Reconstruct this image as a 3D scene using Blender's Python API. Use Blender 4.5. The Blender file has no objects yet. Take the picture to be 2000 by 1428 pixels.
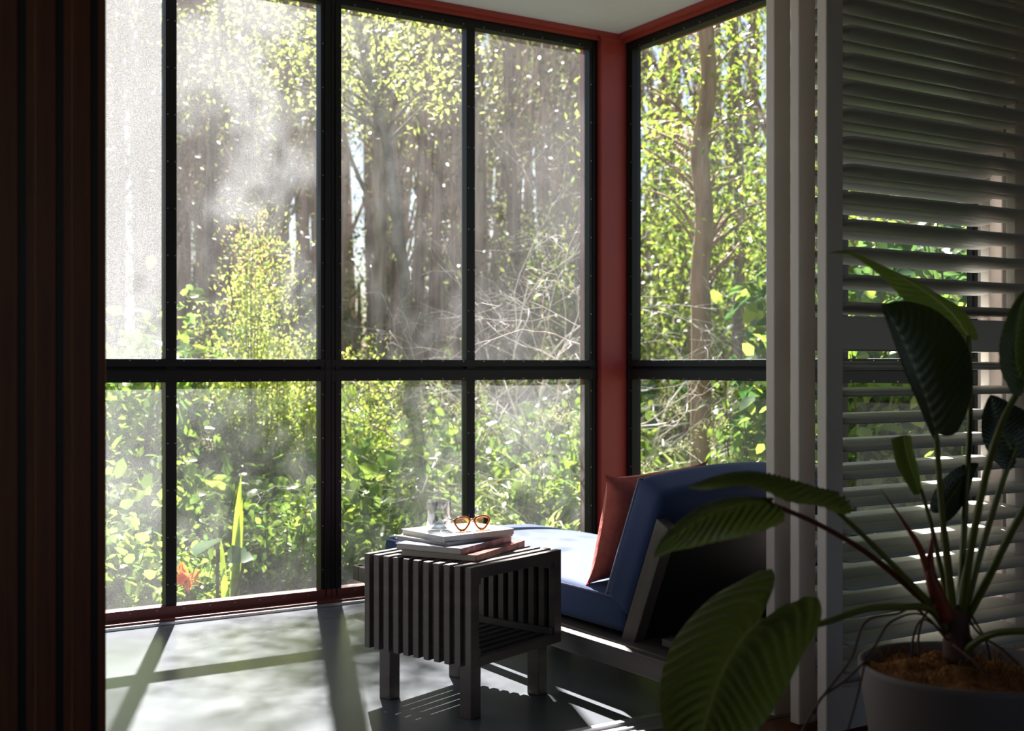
import bpy, bmesh, math, random
import numpy as np
from mathutils import Vector, Matrix, noise
random.seed(11); RNG = np.random.default_rng(5)
PI = math.pi
S = bpy.context.scene
C = S.collection

# ---------------------------------------------------------------- camera, light, exposure
EYE = 1.035
F = 2308.0                        # focal length in pixels for a 2000 px wide frame
FW = Vector((.5242, .8516, 0)); RT = Vector((.8516, -.5242, 0))
cam_d = bpy.data.cameras.new('camera'); cam = bpy.data.objects.new('camera', cam_d); C.objects.link(cam)
cam.location = (0, 0, EYE); cam.rotation_euler = (PI/2, 0, -math.atan2(.5242, .8516))
cam_d.sensor_width = 36; cam_d.lens = F/2000*36; cam_d.clip_start = .05; cam_d.clip_end = 300
cam_d.dof.use_dof = True; cam_d.dof.focus_distance = 4.0; cam_d.dof.aperture_fstop = 3.4
S.camera = cam
S.view_settings.view_transform = 'Standard'; S.view_settings.look = 'None'
S.view_settings.exposure = 1.48; S.view_settings.gamma = 1; S.view_settings.use_curve_mapping = False

SUN_AZ = Vector((.3555, .9343, 0)).normalized(); SUN_EL = math.radians(48)
w = bpy.data.worlds.new('sky'); S.world = w; w.use_nodes = True
nt = w.node_tree; nt.nodes.clear()
sky = nt.nodes.new('ShaderNodeTexSky'); sky.sky_type = 'NISHITA'; sky.sun_disc = False
sky.sun_elevation = SUN_EL; sky.sun_rotation = math.atan2(SUN_AZ.x, SUN_AZ.y); sky.dust_density = 1.2; sky.air_density = 1.0
bg = nt.nodes.new('ShaderNodeBackground'); bg.inputs[1].default_value = .062
wo = nt.nodes.new('ShaderNodeOutputWorld'); nt.links.new(sky.outputs[0], bg.inputs[0]); nt.links.new(bg.outputs[0], wo.inputs[0])
sl = bpy.data.lights.new('sun', 'SUN'); sl.energy = 10.5; sl.angle = math.radians(.7); sl.color = (1, .965, .92)
so = bpy.data.objects.new('sun', sl); C.objects.link(so)
sd = Vector((SUN_AZ.x*math.cos(SUN_EL), SUN_AZ.y*math.cos(SUN_EL), math.sin(SUN_EL)))
so.rotation_euler = sd.to_track_quat('Z', 'Y').to_euler(); so.location = sd*30

# ---------------------------------------------------------------- helpers
def P(px, py, d):                 # a photo pixel and a distance along the view axis give a place
    return FW*d + RT*((px-1000)/F*d) + Vector((0, 0, EYE + (714-py)/F*d))
def G(px, d, z=0):                # ground place under a pixel column
    p = P(px, 714, d); return Vector((p.x, p.y, z))
def tag(o, label=None, cat=None, group=None, kind=None):
    if label: o['label'] = label
    if cat: o['category'] = cat
    if group: o['group'] = group
    if kind: o['kind'] = kind
    return o
def empty(name, loc=(0, 0, 0), rz=0, **k):
    o = bpy.data.objects.new(name, None); o.empty_display_size = .1; C.objects.link(o)
    o.location = loc; o.rotation_euler = (0, 0, rz); return tag(o, **k)
def copy_tree(o, parent=None):
    c = o.copy(); C.objects.link(c); c.parent = parent
    for ch in list(o.children): copy_tree(ch, c)
    return c
class MB:
    def __init__(s): s.v = []; s.f = []; s.uv = None
    def add(s, vs, fs):
        b = len(s.v); s.v += [tuple(x) for x in vs]; s.f += [tuple(b+i for i in f) for f in fs]; return s
    def box(s, a, b, M=None):
        x0, y0, z0 = a; x1, y1, z1 = b
        vs = [Vector(p) for p in ((x0,y0,z0),(x1,y0,z0),(x1,y1,z0),(x0,y1,z0),(x0,y0,z1),(x1,y0,z1),(x1,y1,z1),(x0,y1,z1))]
        if M: vs = [M@p for p in vs]
        return s.add(vs, ((0,3,2,1),(4,5,6,7),(0,1,5,4),(1,2,6,5),(2,3,7,6),(3,0,4,7)))
    def tube(s, pts, rad, n=8, cap=True):
        pts = [Vector(p) for p in pts]; m = len(pts)
        if not hasattr(rad, '__len__'): rad = [rad]*m
        t0 = (pts[1]-pts[0]).normalized(); a = t0.orthogonal().normalized(); vs = []; fs = []
        for i, p in enumerate(pts):
            t = (pts[min(i+1, m-1)]-pts[max(i-1, 0)]).normalized()
            a = (a-t*a.dot(t)).normalized(); b = t.cross(a)
            for k in range(n):
                an = 2*PI*k/n; vs.append(p+(a*math.cos(an)+b*math.sin(an))*rad[i])
        for i in range(m-1):
            for k in range(n):
                k2 = (k+1) % n; fs.append((i*n+k, i*n+k2, (i+1)*n+k2, (i+1)*n+k))
        if cap: fs.append(tuple(range(n-1, -1, -1))); fs.append(tuple((m-1)*n+k for k in range(n)))
        return s.add(vs, fs)
    def lathe(s, prof, n=48, c=(0, 0, 0), rf=None):
        m = len(prof); vs = []; fs = []
        for i, (r, z) in enumerate(prof):
            for k in range(n):
                an = 2*PI*k/n; rr = r*(rf(an, z) if rf else 1)
                vs.append((c[0]+rr*math.cos(an), c[1]+rr*math.sin(an), c[2]+z))
        for i in range(m-1):
            for k in range(n):
                k2 = (k+1) % n; fs.append((i*n+k, i*n+k2, (i+1)*n+k2, (i+1)*n+k))
        return s.add(vs, fs)
    def build(s, name, mat, parent=None, smooth=False, bevel=0, loc=None, rz=0, **k):
        me = bpy.data.meshes.new(name); me.from_pydata(s.v, [], s.f); me.update()
        if smooth: me.polygons.foreach_set('use_smooth', [True]*len(me.polygons))
        return link(name, me, mat, parent, bevel, loc, rz, **k)
def link(name, me, mat, parent=None, bevel=0, loc=None, rz=0, **k):
    o = bpy.data.objects.new(name, me); C.objects.link(o); me.materials.append(mat)
    if parent: o.parent = parent
    if loc is not None: o.location = loc
    if rz: o.rotation_euler = (0, 0, rz)
    if bevel:
        m = o.modifiers.new('bevel', 'BEVEL'); m.width = bevel; m.segments = 2; m.limit_method = 'ANGLE'; m.angle_limit = math.radians(40)
    return tag(o, **k)
def catmull(pts, n):
    pts = [Vector(p) for p in pts]; q = [pts[0]*2-pts[1]]+pts+[pts[-1]*2-pts[-2]]; out = []
    for i in range(len(pts)-1):
        a, b, c, d = q[i:i+4]
        for j in range(n):
            t = j/n; out.append(.5*((2*b)+(c-a)*t+(2*a-5*b+4*c-d)*t*t+(3*b-a-3*c+d)*t**3))
    out.append(pts[-1].copy()); return out

# ---------------------------------------------------------------- materials
def mat(name, col, rough=.5, spec=.5, metal=0, noise_amt=0, nscale=8, bump=0, bscale=60, sheen=0, stretch=None, col2=None, coat=0):
    m = bpy.data.materials.new(name); m.use_nodes = True; t = m.node_tree; b = t.nodes['Principled BSDF']
    b.inputs['Base Color'].default_value = (*col, 1); b.inputs['Roughness'].default_value = rough
    b.inputs['Specular IOR Level'].default_value = spec; b.inputs['Metallic'].default_value = metal
    b.inputs['Coat Weight'].default_value = coat
    if sheen: b.inputs['Sheen Weight'].default_value = sheen; b.inputs['Sheen Roughness'].default_value = .4; b.inputs['Sheen Tint'].default_value = (.6, .75, 1, 1)
    tc = t.nodes.new('ShaderNodeTexCoord'); mp = t.nodes.new('ShaderNodeMapping'); t.links.new(tc.outputs['Object'], mp.inputs[0])
    if stretch: mp.inputs['Scale'].default_value = stretch
    if noise_amt or col2:
        n = t.nodes.new('ShaderNodeTexNoise'); n.inputs['Scale'].default_value = nscale; n.inputs['Detail'].default_value = 6
        t.links.new(mp.outputs[0], n.inputs[0])
        r = t.nodes.new('ShaderNodeValToRGB'); r.color_ramp.elements[0].position = .3; r.color_ramp.elements[1].position = .7
        c2 = col2 or tuple(min(1, c*(1+noise_amt)) for c in col); c1 = col if col2 else tuple(c*(1-noise_amt) for c in col)
        r.color_ramp.elements[0].color = (*c1, 1); r.color_ramp.elements[1].color = (*c2, 1)
        t.links.new(n.outputs[0], r.inputs[0]); t.links.new(r.outputs[0], b.inputs['Base Color'])
    if bump:
        n2 = t.nodes.new('ShaderNodeTexNoise'); n2.inputs['Scale'].default_value = bscale; n2.inputs['Detail'].default_value = 4
        t.links.new(mp.outputs[0], n2.inputs[0]); bp = t.nodes.new('ShaderNodeBump'); bp.inputs['Strength'].default_value = bump; bp.inputs['Distance'].default_value = .01
        t.links.new(n2.outputs[0], bp.inputs['Height']); t.links.new(bp.outputs[0], b.inputs['Normal'])
    return m
def leafmat(name, cols, transl=.5, rough=.4, tcol=(1.35, 1.4, .95)):
    m = bpy.data.materials.new(name); m.use_nodes = True; t = m.node_tree; b = t.nodes['Principled BSDF']; out = t.nodes['Material Output']
    g = t.nodes.new('ShaderNodeNewGeometry'); r = t.nodes.new('ShaderNodeValToRGB')
    els = r.color_ramp.elements
    els[0].position = 0; els[0].color = (*cols[0], 1); els[1].position = 1; els[1].color = (*cols[-1], 1)
    for i in range(1, len(cols)-1):
        e = els.new(i/(len(cols)-1)); e.color = (*cols[i], 1)
    t.links.new(g.outputs['Random Per Island'], r.inputs[0]); t.links.new(r.outputs[0], b.inputs['Base Color'])
    b.inputs['Roughness'].default_value = rough; b.inputs['Specular IOR Level'].default_value = .5
    tr = t.nodes.new('ShaderNodeBsdfTranslucent'); mx = t.nodes.new('ShaderNodeMix'); mx.data_type = 'RGBA'; mx.blend_type = 'MULTIPLY'
    mx.inputs[0].default_value = 1; t.links.new(r.outputs[0], mx.inputs[6]); mx.inputs[7].default_value = (*tcol, 1); mx.clamp_result = True
    t.links.new(mx.outputs[2], tr.inputs[0]); ms = t.nodes.new('ShaderNodeMixShader'); ms.inputs[0].default_value = transl
    t.links.new(b.outputs[0], ms.inputs[1]); t.links.new(tr.outputs[0], ms.inputs[2]); t.links.new(ms.outputs[0], out.inputs[0])
    return m
def screenmat(name, base, patch, scale, seed, lo=.45, hi=.7):
    """dusty woven security mesh: most light passes, the dust on the wires scatters the rest"""
    m = bpy.data.materials.new(name); m.use_nodes = True; t = m.node_tree; t.nodes.clear(); N = t.nodes.new; L = t.links.new
    out = N('ShaderNodeOutputMaterial'); tc = N('ShaderNodeTexCoord'); mp = N('ShaderNodeMapping'); mp.inputs['Location'].default_value = (seed, seed*.7, seed*1.3)
    L(tc.outputs['Object'], mp.inputs[0]); n = N('ShaderNodeTexNoise'); n.inputs['Scale'].default_value = scale; n.inputs['Detail'].default_value = 3; L(mp.outputs[0], n.inputs[0])
    mr = N('ShaderNodeMapRange'); mr.inputs[1].default_value = lo; mr.inputs[2].default_value = hi; mr.inputs[3].default_value = base; mr.inputs[4].default_value = base+patch
    mr.interpolation_type = 'SMOOTHSTEP'; L(n.outputs[0], mr.inputs[0])
    n2 = N('ShaderNodeTexNoise'); n2.inputs['Scale'].default_value = 260; n2.inputs['Detail'].default_value = 1; L(tc.outputs['Object'], n2.inputs[0])
    mr2 = N('ShaderNodeMapRange'); mr2.inputs[1].default_value = .35; mr2.inputs[2].default_value = .65; mr2.inputs[3].default_value = .72; mr2.inputs[4].default_value = 1.28; L(n2.outputs[0], mr2.inputs[0])
    mu = N('ShaderNodeMath'); mu.operation = 'MULTIPLY'; L(mr.outputs[0], mu.inputs[0]); L(mr2.outputs[0], mu.inputs[1])
    tp = N('ShaderNodeBsdfTransparent'); tl = N('ShaderNodeBsdfTranslucent'); tl.inputs[0].default_value = (.195, .195, .202, 1)
    df = N('ShaderNodeBsdfDiffuse'); df.inputs[0].default_value = (.05, .05, .05, 1)
    a = N('ShaderNodeAddShader'); L(tl.outputs[0], a.inputs[0]); L(df.outputs[0], a.inputs[1])
    ms = N('ShaderNodeMixShader'); L(mu.outputs[0], ms.inputs[0]); L(tp.outputs[0], ms.inputs[1]); L(a.outputs[0], ms.inputs[2]); L(ms.outputs[0], out.inputs[0])
    return m
M = dict(
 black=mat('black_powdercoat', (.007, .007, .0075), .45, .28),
 rivet=mat('rivet_metal', (.35, .35, .36), .3, .5, .8),
 alu=mat('brushed_aluminium', (.6, .6, .62), .35, .5, .9),
 red=mat('oxide_red_paint', (.29, .04, .03), .42, .4, noise_amt=.1, nscale=3),
 redsill=mat('oxide_red_sill', (.13, .030, .026), .4, .4),
 conc=mat('grey_sealed_concrete', (.108, .120, .136), .27, .55, noise_amt=.10, nscale=2.2, bump=.03, bscale=14),
 board=mat('grey_ceiling_board', (.62, .64, .68), .7, .3, noise_amt=.02),
 wall=mat('dark_room_wall', (.30, .28, .25), .8, .3),
 jarrah=mat('red_timber_floor', (.15, .04, .02), .35, .5, noise_amt=.3, nscale=6, stretch=(1, 14, 1)),
 door=mat('dark_red_timber', (.22, .06, .02), .5, .35, noise_amt=.3, nscale=5, stretch=(10, 10, .6)),
 white=mat('off_white_paint', (.74, .67, .62), .45, .4, noise_amt=.03, nscale=5, bump=.03, bscale=25),
 slat=mat('off_white_louvre_paint', (.60, .59, .54), .4, .45),
 timber=mat('black_stained_timber', (.092, .077, .070), .42, .45, noise_amt=.25, nscale=4, stretch=(1, 1, 6), bump=.06, bscale=40),
 blue=mat('blue_canvas', (.034, .060, .165), .74, .30, bump=.12, bscale=420, sheen=.24),
 piping=mat('blue_canvas_piping', (.30, .34, .52), .8, .2),
 coral=mat('coral_linen', (.62, .17, .14), .9, .2, noise_amt=.12, nscale=30, bump=.35, bscale=45),
 page=mat('paper_page_edges', (.62, .60, .56), .8, .2, noise_amt=.08, nscale=6, stretch=(1, 1, 90)),
 cover=mat('white_matt_cover', (.80, .79, .77), .45, .4),
 covergrey=mat('pale_grey_cover', (.50, .50, .48), .4, .5, noise_amt=.1, nscale=14),
 coverphoto=mat('dark_picture_cover', (.03, .035, .05), .3, .5, nscale=38, col2=(.45, .12, .07)),
 covernavy=mat('slate_picture_cover', (.02, .02, .03), .3, .5, nscale=42, col2=(.30, .33, .42)),
 amber=mat('amber_acetate', (.32, .075, .02), .2, .6),
 pot=mat('taupe_pot_glaze', (.17, .135, .12), .6, .4, noise_amt=.08, nscale=4),
 coir=mat('coconut_coir', (.20, .075, .025), .9, .1, nscale=30, col2=(.42, .18, .06), bump=.9, bscale=120),
 petiole=mat('green_petiole', (.10, .12, .018), .35, .5, nscale=3, col2=(.17, .17, .035)),
 petred=mat('reddish_petiole', (.12, .03, .015), .4, .5),
 sheath=mat('red_sheath', (.30, .05, .02), .5, .4, nscale=12, col2=(.16, .025, .015)),
 root=mat('brown_root', (.10, .045, .03), .7, .3),
 soil=mat('garden_soil', (.09, .07, .045), .95, .1, nscale=3, col2=(.13, .14, .05), bump=.5, bscale=5),
 bark=mat('paperbark', (.12, .085, .07), .9, .1, nscale=7, col2=(.58, .46, .40), stretch=(2.5, 2.5, .14), bump=.9, bscale=10),
 barkbrown=mat('brown_bark', (.24, .16, .11), .9, .1, nscale=6, col2=(.55, .40, .29), stretch=(2, 2, .4), bump=.8, bscale=14),
 barkgrey=mat('grey_bark', (.13, .11, .10), .9, .1, nscale=7, col2=(.28, .25, .23), stretch=(2, 2, .5), bump=.6, bscale=20),
 twig=mat('bleached_twig', (.75, .70, .66), .8, .2, noise_amt=.15, nscale=8),
 stem=mat('green_brown_stem', (.14, .12, .05), .7, .2),
)
def thinglass(name, tint, gloss=.10):
    m = bpy.data.materials.new(name); m.use_nodes = True; t = m.node_tree; t.nodes.clear(); N = t.nodes.new; L = t.links.new
    out = N('ShaderNodeOutputMaterial'); tp = N('ShaderNodeBsdfTransparent'); tp.inputs[0].default_value = (*tint, 1); gl = N('ShaderNodeBsdfGlossy'); gl.inputs['Roughness'].default_value = .04
    lw = N('ShaderNodeLayerWeight'); lw.inputs[0].default_value = .25; mr = N('ShaderNodeMapRange'); mr.inputs[3].default_value = gloss*.5; mr.inputs[4].default_value = .75; L(lw.outputs['Facing'], mr.inputs[0])
    ms = N('ShaderNodeMixShader'); L(mr.outputs[0], ms.inputs[0]); L(tp.outputs[0], ms.inputs[1]); L(gl.outputs[0], ms.inputs[2]); L(ms.outputs[0], out.inputs[0]); return m
def glassmat(name, tint=(1, 1, 1), ior=1.25, rough=0):
    m = mat(name, tint, rough, .5); b = m.node_tree.nodes['Principled BSDF']; b.inputs['Transmission Weight'].default_value = 1; b.inputs['IOR'].default_value = ior; return m
M['glass'] = thinglass('clear_ribbed_glass', (.90, .905, .915), .30); M['water'] = thinglass('water', (.80, .86, .92), .30); M['lens'] = glassmat('amber_lens', (.75, .28, .10), 1.1)
LM = dict(
 broad=leafmat('broad_leaf_green', [(.09, .18, .045), (.21, .32, .06), (.38, .46, .10), (.13, .23, .07), (.28, .38, .075)], .55, .26),
 deep=leafmat('deep_leaf_green', [(.05, .12, .045), (.09, .18, .075), (.15, .25, .075)], .42, .24),
 small=leafmat('small_shrub_leaf', [(.22, .30, .07), (.34, .42, .09), (.48, .50, .14), (.58, .54, .24)], .62),
 tip=leafmat('rust_new_growth', [(.70, .42, .26), (.62, .52, .22), (.75, .36, .24)], .5),
 lime=leafmat('lime_canopy_leaf', [(.26, .31, .09), (.44, .46, .18), (.36, .40, .13)], .6),
 canopy=leafmat('canopy_leaf', [(.10, .16, .04), (.20, .27, .06), (.34, .38, .09)], .55),
 far=leafmat('far_canopy_leaf', [(.08, .10, .055), (.14, .155, .08), (.22, .22, .11)], .45),
 blade=leafmat('grass_blade', [(.14, .20, .06), (.25, .32, .10), (.40, .42, .16), (.19, .26, .08)], .5, .3),
 straw=leafmat('straw_plume', [(.36, .36, .22), (.30, .32, .17)], .4),
 lily=leafmat('bright_sword_leaf', [(.30, .44, .04), (.42, .50, .08)], .5),
 orange=leafmat('orange_bract', [(.85, .25, .04), (.8, .35, .08)], .4),
)

# ---------------------------------------------------------------- large structure
VA, UB = 4.79, 3.60               # inner faces of the window frames of the two glazed walls
ZC = 2.690
MB().box((-2.4, 2.755, -.15), (3.80, 4.93, 0)).build('floor', M['conc'], kind='structure', label='grey sealed concrete floor of the sunroom')
fl = MB()
y = -3.0
while y < 2.6:
    fl.box((-2.4, y, -.15), (3.80, min(y+.128, 2.638), 0)); y += .132
fl.box((-2.4, -3, -.16), (3.8, 2.638, -.006)); fl.build('floor', M['jarrah'], kind='structure', label='red timber board floor of the darker room')
t = MB().box((-2.4, 2.64, -.15), (3.80, 2.753, -.004)); t.box((-2.4, 2.735, -.01), (3.8, 2.755, .006)); t.box((-2.4, 2.64, -.01), (3.8, 2.652, .004)); t.box((-2.4, 2.69, -.01), (3.8, 2.697, .003))
t.build('trim_1', M['alu'], kind='structure', label='metal threshold track between concrete and timber floor')
MB().box((-2.4, -3, ZC), (3.80, 4.86, ZC+.2)).build('ceiling', M['board'], kind='structure')
MB().box((-2.6, -3.2, -.15), (-2.4, 5.0, ZC+.2)).build('wall_left', M['wall'], kind='structure')
m = MB(); m.box((-2.6, -3.2, -.15), (-.2, -3.0, ZC+.2)); m.box((2.6, -3.2, -.15), (3.9, -3.0, ZC+.2)); m.box((-.2, -3.2, -.15), (2.6, -3.0, .7)); m.box((-.2, -3.2, 2.4), (2.6, -3.0, ZC+.2)); m.build('wall_back', M['wall'], kind='structure', label='back wall of the darker room with an opening added for fill light')  # unseen wall; its opening is added so sky light fills the room
MB().box((3.62, -3.0, -.15), (3.80, 2.60, ZC)).build('wall_right', M['wall'], kind='structure')
# red steel corner column (an H section), beams and sill
c = MB(); c.box((3.447, 4.752, 0), (3.645, 4.762, ZC)); c.box((3.447, 4.93, 0), (3.645, 4.94, ZC)); c.box((3.447, 4.762, 0), (3.458, 4.93, ZC)); c.box((3.634, 4.762, 0), (3.645, 4.93, ZC))
c.box((3.438, 4.75, 2.655), (3.60, 4.757, ZC))
c.build('trim_2', M['red'], kind='structure', bevel=.002, label='red painted steel corner column')
b = MB(); b.box((-2.4, 4.742, 2.668), (3.60, 4.86, ZC)); b.box((-2.4, 4.765, 2.650), (3.60, 4.78, 2.70)); b.build('trim_3', M['red'], kind='structure', label='red beam over the long window wall')
b = MB(); b.box((3.545, 2.60, 2.668), (3.80, 4.742, ZC)); b.box((3.575, 2.6, 2.650), (3.59, 4.75, 2.70)); b.build('trim_4', M['red'], kind='structure', label='red beam over the short window wall')
b = MB(); b.box((-2.4, 4.744, .0), (3.447, 4.79, .022)); b.box((-2.4, 4.775, .02), (3.447, 4.92, .026)); b.build('trim_5', M['redsill'], kind='structure', bevel=.002, label='dark red sill under the long window wall')
MB().box((-2.4, 4.728, .001), (3.44, 4.744, .012)).build('trim_6', M['alu'], kind='structure', label='bright metal edging strip along the window sill')
MB().box((3.56, 2.6, .0), (3.80, 4.752, .026)).build('trim_7', M['redsill'], kind='structure', label='dark red sill under the short window wall')

def bars(kind, a0, a1, mull, zt, zb):
    """frame members of one glazed bay; kind A runs along x, B along y"""
    m = MB(); r = MB(); D = .055
    def bx(s0, s1, z0, z1, d0=0, d1=D, mm=m):
        if kind == 'A': mm.box((s0, VA+d0, z0), (s1, VA+d1, z1))
        else: mm.box((UB+d0, s0, z0), (UB+d1, s1, z1))
    fw = .047
    for s in (a0, a1-fw): bx(s, s+fw, .026, 2.655); bx(s+.018, s+.026, .03, 2.65, -.006, 0)
    for s in mull: bx(s, s+.045, .026, 2.655, .002)
    bx(a0, a1, 2.612, 2.655, -.002)
    bx(a0, a1, 1.030, 1.062, -.004); bx(a0, a1, .967, 1.016, -.004); bx(a0, a1, 1.014, 1.032, .018); bx(a0+.01, a1-.01, 1.0165, 1.0195, -.012, .01)
    n = int((a1-a0)/.105)
    for i in range(1, n):
        s = a0+(a1-a0)*i/n
        for z in (1.055, .974, .05, 2.62): bx(s-.0022, s+.0022, z-.0022, z+.0022, -.0065, 0, r)
    for s in [a0+fw-.008, a1-fw+.008]+[q+.008 for q in mull]+[q+.037 for q in mull]:
        z = .15
        while z < 2.55:
            if abs(z-1.01) > .08: bx(s-.002, s+.002, z-.002, z+.002, -.004, .003, r)
            z += .19
    return m, r
screens = {}
def window(n, kind, a0, a1, mull, mats, label):
    e = empty('window_%d' % n, (0, 0, 0), kind='structure', label=label)
    m, r = bars(kind, a0, a1, mull, 0, 0); m.build('window_frame', M['black'], e, bevel=.002); r.build('rivets', M['rivet'], e)
    bt = MB(); bt.box(*(((a0, VA-.006, .024), (a1, VA+.055, .064)) if kind == 'A' else ((UB-.006, a0, .024), (UB+.055, a1, .064)))); bt.build('bottom_rail', M['redsill'], e, bevel=.002, label='dark red bottom rail')
    ed = [a0+.047]; 
    for q in mull: ed += [q, q+.045]
    ed.append(a1-.047); k = 0
    for i in range(0, len(ed), 2):
        for z0, z1 in ((.064, .967), (1.062, 2.612)):
            s = MB()
            if kind == 'A': s.add([(ed[i], VA+.03, z0), (ed[i+1], VA+.03, z0), (ed[i+1], VA+.03, z1), (ed[i], VA+.03, z1)], [(0, 1, 2, 3)])
            else: s.add([(UB+.03, ed[i], z0), (UB+.03, ed[i+1], z0), (UB+.03, ed[i+1], z1), (UB+.03, ed[i], z1)], [(0, 1, 2, 3)])
            s.build('mesh_screen', mats[k % len(mats)], e); k += 1
SM = dict(clear=screenmat('mesh_clear', .07, .04, 2, 1), mid=screenmat('mesh_light_dust', .12, .10, 1.7, 3), low=screenmat('mesh_low_dust', .15, .17, 2.5, 7, .45, .65),
          heavy=screenmat('mesh_heavy_dust', .62, .08, 1.4, 5), patch=screenmat('mesh_patchy_dust', .16, .42, 1.5, 9.2, .46, .60), soft=screenmat('mesh_soft_dust', .15, .16, 1.6, 4), foot=screenmat('mesh_dusty_foot', .26, .22, 1.8, 6))
window(1, 'A', -2.3, .627, [-.77, .63-.72], [SM['mid']], 'black framed window bay hidden beside the timber doors')
window(2, 'A', .630, 2.024, [1.309], [SM['foot'], SM['heavy'], SM['low'], SM['patch']], 'left black framed bay of dusty mesh panels')
window(3, 'A', 2.026, 3.447, [2.702], [SM['low'], SM['soft'], SM['low'], SM['mid']], 'middle black framed bay of mesh panels beside the red column')
window(4, 'B', 3.40, 4.752, [], [SM['clear']], 'black framed bay of mesh panels right of the red column')
window(5, 'B', 2.70, 3.395, [], [SM['clear']], 'black framed bay of mesh panels behind the louvres')
MB().box((3.60, 2.60, 0), (3.68, 2.70, 2.66)).build('trim_8', M['wall'], kind='structure', label='white jamb at the end of the short window wall')

# dark timber sliding doors parked at the left of the opening
dl = ['dark red timber sliding door nearest the windows, rightmost of the parked stack', 'dark red timber sliding door in the middle of the parked stack at left', 'dark red timber sliding door nearest the viewer, leftmost of the parked stack']
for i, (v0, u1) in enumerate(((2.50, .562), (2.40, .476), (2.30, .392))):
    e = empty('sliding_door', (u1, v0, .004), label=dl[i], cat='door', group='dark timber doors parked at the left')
    MB().box((-.095, 0, 0), (0, .045, 2.64)).build('stile', M['door'], e, bevel=.004)
    MB().box((-1.05, 0, 0), (-.955, .045, 2.64)).build('stile', M['door'], e, bevel=.004)
    MB().box((-.030, -.006, .02), (-.018, 0, 2.62)).build('shadow_gap_strip', M['black'], e)  # black strip painted in for the shadow gap between the stacked doors
    for z0, z1 in ((0, .2), (.98, 1.10), (2.50, 2.64)): MB().box((-.955, .002, z0), (-.095, .043, z1)).build('rail', M['door'], e, bevel=.003)
    for z0, z1 in ((.2, .98), (1.10, 2.50)): MB().box((-.955, .014, z0), (-.095, .031, z1)).build('panel', M['door'], e)
MB().box((-2.4, 2.29, 0), (-.66, 2.56, ZC)).build('wall_partition', M['wall'], kind='structure')
for v0 in (2.50, 2.40, 2.30): pass

# white louvre panels parked in three tracks
def slat_mesh(L):
    m = MB(); prof = []
    for k in range(20):
        a = 2*PI*k/20; prof.append((math.copysign(abs(math.cos(a))**.85, math.cos(a))*.043, math.copysign(abs(math.sin(a))**.8, math.sin(a))*.0085))
    xs = [0, .006, .022, L-.022, L-.006, L]; sc = [.35, .8, 1, 1, .8, .35]; vs = []; fs = []
    for x, s in zip(xs, sc):
        for (a, b) in prof: vs.append((x, a*s, b*(1 if s > .5 else .8)))
    for i in range(5):
        for k in range(20): fs.append((i*20+k, i*20+(k+1) % 20, (i+1)*20+(k+1) % 20, (i+1)*20+k))
    fs.append(tuple(range(19, -1, -1))); fs.append(tuple(100+k for k in range(20)))
    m.add(vs, fs); return m
PW = 1.045
ll = ['off-white louvre panel parked nearest the blue daybed, leftmost of three white stiles', 'off-white louvre panel parked in the middle track of the three', 'off-white louvre panel parked nearest the potted plant, in front of the other two']
proto = None
for i, v0 in enumerate((2.530, 2.432, 2.328)):
    if proto is None:
        e = empty('louvre_panel', (2.455, v0, .012))
        MB().box((0, 0, 0), (.066, .036, 2.63)).build('stile', M['white'], e, bevel=.004)
        MB().box((PW-.066, 0, 0), (PW, .036, 2.63)).build('stile', M['white'], e, bevel=.004)
        for z0, z1 in ((0, .12), (1.067, 1.162), (2.54, 2.63)): MB().box((.066, .002, z0), (PW-.066, .034, z1)).build('rail', M['white'], e, bevel=.003)
        first = None
        zs = [1.190+.0775*k for k in range(17)]+[1.022-.0775*k for k in range(12)]
        for z in zs:
            if first is None: o = first = slat_mesh(PW-.136).build('slat', M['slat'], e, smooth=True)
            else: o = first.copy(); C.objects.link(o); o.parent = e
            o.location = (.068, .018, z); o.rotation_euler = (math.radians(-5 if z > 1.1 else 7), 0, 0)
        proto = e
    else:
        e = copy_tree(proto); e.location = (2.455, v0, .012)
        for ch in e.children:
            if ch.name.startswith('slat'): ch.rotation_euler.x += math.radians((0, 5, -3)[i])
    tag(e, ll[i], 'louvre panel', 'white louvre panels parked in three tracks')
b = MB()
for v0 in (2.530, 2.432, 2.328): b.box((-.6, v0-.006, 2.645), (3.6, v0+.044, ZC))
b.build('trim_9', M['wall'], kind='structure', label='head track of the sliding louvre panels')

# ---------------------------------------------------------------- side table
def camxy(X, Y, z): p = FW*Y+RT*X; return Vector((p.x, p.y, z))
def dirang(deg):                  # horizontal direction, degrees right of the view axis
    a = math.radians(deg); return (FW*math.cos(a)+RT*math.sin(a))
Ldir = dirang(-51.5); Rdir = dirang(38.5)
tb0 = camxy(-.1178, 3.40, 0)      # corner nearest the camera
rz_t = math.atan2(Rdir.y, Rdir.x)  # local x = Rdir, local y = Ldir
tbl = empty('side_table', tb0, rz_t, label='black-stained slatted timber cube side table holding magazines in front of the daybed', cat='side table')
W, HB0, HB1 = .44, .160, .452
first = None
NR = 11; th = .0215; pitch = (.435-th)/(NR-1)
for i in range(NR):
    if first is None:
        m = MB(); d = .036
        m.box((0, 0, HB0), (d, th, HB1)); m.box((W-d, 0, HB0), (W, th, HB1)); m.box((d, 0, HB1-d), (W-d, th, HB1)); m.box((d, 0, HB0), (W-d, th, HB0+d*.8))
        o = first = m.build('slat_loop', M['timber'], tbl, bevel=.0015)
    else: o = first.copy(); C.objects.link(o); o.parent = tbl
    o.location = (0, i*pitch, 0)
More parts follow.
